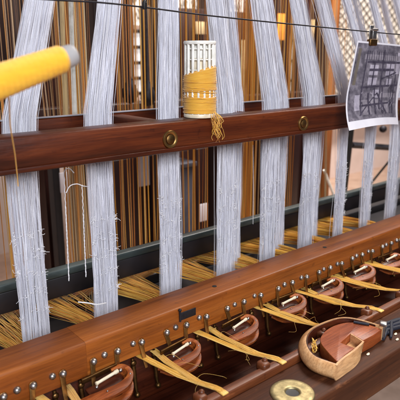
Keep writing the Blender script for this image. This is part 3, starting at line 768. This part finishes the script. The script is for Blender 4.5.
# ------------------------------------------------------------------ perforated bobbin on the rail
bx, by, bz = .657, .7835, -.1128
t = thing('perforated_bobbin', (bx, by, bz), 'white perforated plastic bobbin wound with mustard yarn, standing on the rail', 'bobbin')
T = Matrix.Translation((bx, by, bz)); H = .137; RB_ = .0275
def rad(z): return RB_-.0012*z/H
q = MB()
q.lathe([(.022, H-.006), (.029, H-.006), (.0298, H-.004), (.0298, H-.0015), (.0285, H), (.022, H), (.0205, H-.003), (.0205, H-.006)], 40, T)
q.lathe([(.0215, H-.03), (.0215, H-.0062)], 24, T)
q.build('flange', M['white_plastic'], t)
q = MB()
NR = 16
for j in range(NR):
    a = 2*PI*j/NR; q.tube([T @ Vector((rad(z)*math.cos(a), rad(z)*math.sin(a), z)) for z in (.004, H-.004)], .0027, 8)
for k in range(7):
    z = .012+k*.0185; q.tube([T @ Vector(((rad(z)-.0008)*math.cos(a), (rad(z)-.0008)*math.sin(a), z)) for a in [2*PI*j/36 for j in range(37)]], .0014, 6)
q.build('perforated_tube', M['white_plastic'], t)
q = MB(); q.lathe([(.0205, .002), (.0205, H-.006)], 28, T); q.build('core', M['ivory'], t)
q = MB(); q.lathe([(.026, 0), (.0296, .0008), (.0304, .003), (.0300, .007), (.0285, .0085), (.026, .0085)], 40, T); q.build('flange', M['ivory'], t)
def slant(a, r, z): return z+.0085*math.cos(a+.75)*max(0, (z-.052)/.035)
pr = []
for k in range(56):
    z = .0085+(.086-.0085)*k/55; e = .0305 if z < .037 or z > .050 else .0288+.0006*math.sin(k*1.7)
    pr.append((e+.00035*math.sin(k*2.3)+(.0 if k < 54 else -.002), z))
q = MB(); q.lathe([(.0275, .0085)]+pr+[(.0275, .0862)], 56, T, 0, slant); q.build('yarn_winding', M['yarn_bobbin'], t)
q = MB()
for i in range(16):
    a0 = random.uniform(0, 6.28); za = random.uniform(.010, .070); sl = random.uniform(-.012, .012); q.tube([T @ Vector((.0313*math.cos(a0+k*.16), .0313*math.sin(a0+k*.16), min(.078, max(.0095, za+sl*k/24)))) for k in range(25)], random.uniform(.0004, .0007), 5)
q.build('crossing_yarn', M['yarn_bobbin'], t)
q = MB()
for i in range(26):
    a = random.uniform(-1.7, -.4); r0 = .031
    p = T @ Vector((r0*math.cos(a), r0*math.sin(a), random.uniform(.004, .012)))
    pts = [p]; L = random.uniform(.015, .042)
    for k in range(1, 8):
        f = k/7; pts.append(Vector((p.x+.0035*math.sin(k*1.1+i)+random.uniform(-.0012, .0012)+.003*f, min(p.y, .7555)-.002-.003*math.sin(k+i)**2, p.z-.012*math.sin(f*1.5)-L*f)))
    q.tube(smooth(pts, 4), .0003, 4)
q.build('loose_yarn', M['gold_thread'], t)

# ------------------------------------------------------------------ yellow thread cone, upper left
c0, c1, c2 = at(-40, 96, .5), at(63, 58.5, .5), at(75, 54, .5)
t = thing('thread_cone', c0, 'large bright yellow thread cone with grey tip jutting in from the left', 'thread cone')
L = (c1-c0).length; L2 = (c2-c0).length; w1 = c1.dot(FW)/F0; w0 = c0.dot(FW)/F0
r0, r1 = 19.5*w0, 13.4*w1
mt = rx(c0, c1)
pr = [(.012, -.002), (r0*.96, 0)]
for k in range(60):
    f = k/59; pr.append((r0+(r1-r0)*f+.00025*math.sin(k*1.9)-(.001 if k == 59 else 0), .001+f*(L-.001)))
pr.append((r1*.86, L+.0012))
q = MB(); q.lathe(pr, 56, mt); q.build('yarn', M['yarn'], t)
q = MB(); rc = r1*.84; q.lathe([(rc*1.0, L-.002), (rc, L+.004), (rc*.97, L2-.004), (rc*.88, L2-.0012), (rc*.7, L2), (rc*.45, L2+.0002), (rc*.42, L2-.003), (.001, L2-.003)], 40, mt); q.build('tip', M['cap'], t)
q = MB(); q.lathe([(.006, -.14), (.006, .0), (.004, .002)], 16, mt); q.build('spindle', M['steel'], t)
# creel post carrying the spindle, outside the frame
pc = mt @ Vector((0, 0, -.14)); q = MB(); q.box(pc.x-.04, pc.x, pc.y-.03, pc.y+.03, FLOOR, pc.z+.12, .004)
tag(q.build('creel_post', M['mahogany'], base=(pc.x, pc.y, FLOOR)), 'upright creel post that carries the yellow thread cone', 'post')
# thread running down from the cone
a = at(9, 98, .55); b = at(10, 125, .6); c = at(17.5, 178, .70); d = at(18, 380, .75)
q = MB(); q.tube([a, b, a.lerp(c, .6)+Vector((0, 0, -.004)), c, c+Vector((.001, .003, -.012))], .0008, 5)
tag(q.build('yarn_end', M['yarn_bobbin'], base=c), 'single yellow thread running down from the yellow cone across the rail', 'thread')

# ------------------------------------------------------------------ wire, clips and photo card
q = MB()
wp = smooth([tuple(at(x, y, .735)) for x, y in ((-60, -10), (40, -1), (100, 2.5), (150, 8), (200, 14.5), (250, 20), (300, 25), (372, 32), (400, 34.5), (470, 40))], 5)
q.tube(wp, .0013, 8)
tag(q.build('wire', M['iron'], base=wp[0]), 'thin dark wire stretched across the top holding the photo card', 'wire')
k = at(144.5, 6, .733); q = MB(); q.box(k.x-.003, k.x+.003, k.y-.003, k.y+.003, k.z-.005, k.z+.006, .001); q.ball(k+Vector((0, 0, .006)), .003, 8)
tag(q.build('wire_clamp', M['black'], base=k), 'tiny black clamp on the wire above the third gap', 'clamp')

TL, TR, BLc, BRc = Vector((1.066, .730, .030)), Vector((1.262, .728, .022)), Vector((1.010, .722, -.160)), Vector((1.243, .728, -.167))
def cp(u, v, off=0.):                       # u across, v down
    p = TL.lerp(TR, u).lerp(BLc.lerp(BRc, u), v)
    curl = -.022*max(0, v-.55)**2/.2*(1.15-.6*u); bow = -.010*math.sin(PI*u)*(.35+.5*v)
    lift = .010*math.sin(PI*u)*max(0, v-.4)
    return p+Vector((0, bow+curl-off, lift))
t = thing('photo_card', TL.lerp(TR, .5), 'curled photo print of old machinery with white border, hanging from the wire', 'photo')
def sheet(q, u0, u1, v0, v1, off, mi, n=14, thick=None):
    vs = [cp(u0+(u1-u0)*i/n, v0+(v1-v0)*j/n, off) for j in range(n+1) for i in range(n+1)]
    fs = [(j*(n+1)+i, (j+1)*(n+1)+i, (j+1)*(n+1)+i+1, j*(n+1)+i+1) for j in range(n) for i in range(n)]
    q.add(vs, fs, mi)
    if thick:
        vs2 = [cp(u0+(u1-u0)*i/n, v0+(v1-v0)*j/n, off-thick) for j in range(n+1) for i in range(n+1)]
        q.add(vs2, [f[::-1] for f in fs], mi)
        m_ = n+1; ring = [i for i in range(m_)]+[j*m_+n for j in range(1, m_)]+[n*m_+i for i in range(n-1, -1, -1)]+[j*m_ for j in range(n-1, 0, -1)]
        N = len(vs); q.add(vs+vs2, [(ring[i], ring[(i+1) % len(ring)], ring[(i+1) % len(ring)]+N, ring[i]+N) for i in range(len(ring))], mi, False)
q = MB(); sheet(q, 0, 1, 0, 1, 0, 0, 24, .0005); q.build('paper', M['card'], t)
q = MB()
sheet(q, .02, .945, .02, .91, .0003, 0, 24)
R_ = random.Random(3)
def ln(u0, v0, u1, v1, w, mi, off=.0008):
    n = 8; d = Vector((u1-u0, v1-v0)); nn = Vector((-d.y, d.x)).normalized()*w/2; vs = []
    for i in range(n+1):
        f = i/n; u = u0+d.x*f; v = v0+d.y*f; vs += [cp(u+nn.x, v+nn.y, off), cp(u-nn.x, v-nn.y, off)]
    q.add(vs, [(2*i, 2*i+1, 2*i+3, 2*i+2) for i in range(n)], mi)
sheet(q, .05, .10, .08, .50, .0005, 4)                                  # yellowed left strip
for u0, u1, v0, v1 in ((.30, .46, .26, .38), (.62, .80, .24, .38), (.30, .46, .41, .50), (.66, .78, .42, .50), (.84, .93, .10, .36), (.42, .56, .56, .66), (.12, .2, .62, .8)):
    sheet(q, u0, u1, v0, v1, .0006, 3, 5)
for u0, u1, v0, v1 in ((.18, .9, .14, .2), (.2, .55, .68, .74), (.55, .9, .6, .66), (.25, .4, .76, .86), (.66, .74, .7, .85)):
    sheet(q, u0, u1, v0, v1, .0007, 1, 5)
for a in ((.22, .10, .22, .86), (.54, .08, .55, .8), (.86, .36, .84, .86), (.2, .53, .92, .5), (.24, .23, .92, .22), (.56, .42, .86, .34), (.2, .86, .5, .6), (.5, .6, .7, .86), (.38, .24, .38, .52), (.71, .22, .71, .52), (.3, .32, .8, .31), (.24, .75, .88, .72), (.34, .6, .36, .86), (.6, .52, .62, .86), (.44, .54, .48, .86), (.8, .5, .78, .86)):
    ln(*a, .016+.014*R_.random(), 2)
for i in range(14): 
    u = .25+.045*i; ln(u, .1, u+.01, .2, .008, 2, .001)
for i in range(26):
    u, v = R_.uniform(.2, .85), R_.uniform(.5, .82); ln(u, v, u+R_.uniform(-.08, .08), v+R_.uniform(-.08, .08), .008, R_.choice((1, 2, 3)), .001)
q.build('picture', [M['pic_dark'], M['pic_mid'], M['pic_line'], M['pic_pale'], M['pic_gold']], t)

kc = at(372, 34, .735); t = thing('binder_clip', kc, 'small steel bulldog clip gripping the photo card on the wire', 'clip')
top = cp(.27, 0)
q = MB(); q.box(top.x-.014, top.x+.014, top.y-.0045, top.y+.006, top.z-.008, top.z+.006, .0018); q.build('jaw', M['old_brass'], t)
q = MB(); q.box(top.x-.0075, top.x+.0075, top.y-.005, top.y-.003, top.z+.006, top.z+.026, .0009, 0); q.tube([top+Vector((-.009, -.004, .0265)), top+Vector((.009, -.004, .0265))], .003, 8)
q.build('grip', M['steel'], t)
q = MB(); q.box(top.x-.0075, top.x+.0075, top.y+.004, top.y+.006, top.z+.006, top.z+.036, .0009, 0); q.build('grip', M['steel'], t)

# ------------------------------------------------------------------ light: window daylight from the camera's left, plus two added warm fill lamps
def area(name, loc, target, size, power, col):
    l = bpy.data.lights.new(name, 'AREA'); l.shape = 'RECTANGLE'; l.size, l.size_y = size; l.energy = power; l.color = col
    o = bpy.data.objects.new(name, l); COL.objects.link(o); o.location = loc
    o.rotation_euler = (Vector(target)-Vector(loc)).to_track_quat('-Z', 'Y').to_euler(); return o
area('window_light', (-.38, -1.32, .78), (.8, .8, -.3), (1.3, .9), 79, (.93, .95, 1.0))
area('warm_fill', (1.9, .6, 1.9), (1.0, .8, -.4), (.8, .8), 36, (1.0, .88, .74))  # unseen warm fill lamp added over the loom
area('backdrop_fill', (2.6, 1.3, 2.0), (2.9, 3.4, -.4), (1.6, .6), 230, (1.0, .92, .86))  # unseen lamp added to brighten the back wall and background
w = bpy.data.worlds.new('World'); sc.world = w; w.use_nodes = True
w.node_tree.nodes['Background'].inputs[0].default_value = (.75, .8, 1.0, 1); w.node_tree.nodes['Background'].inputs[1].default_value = .12
sc.view_settings.view_transform = 'Standard'; sc.view_settings.look = 'None'; sc.view_settings.exposure = 0
for o in bpy.data.objects:
    if '_o' in o: del o['_o']
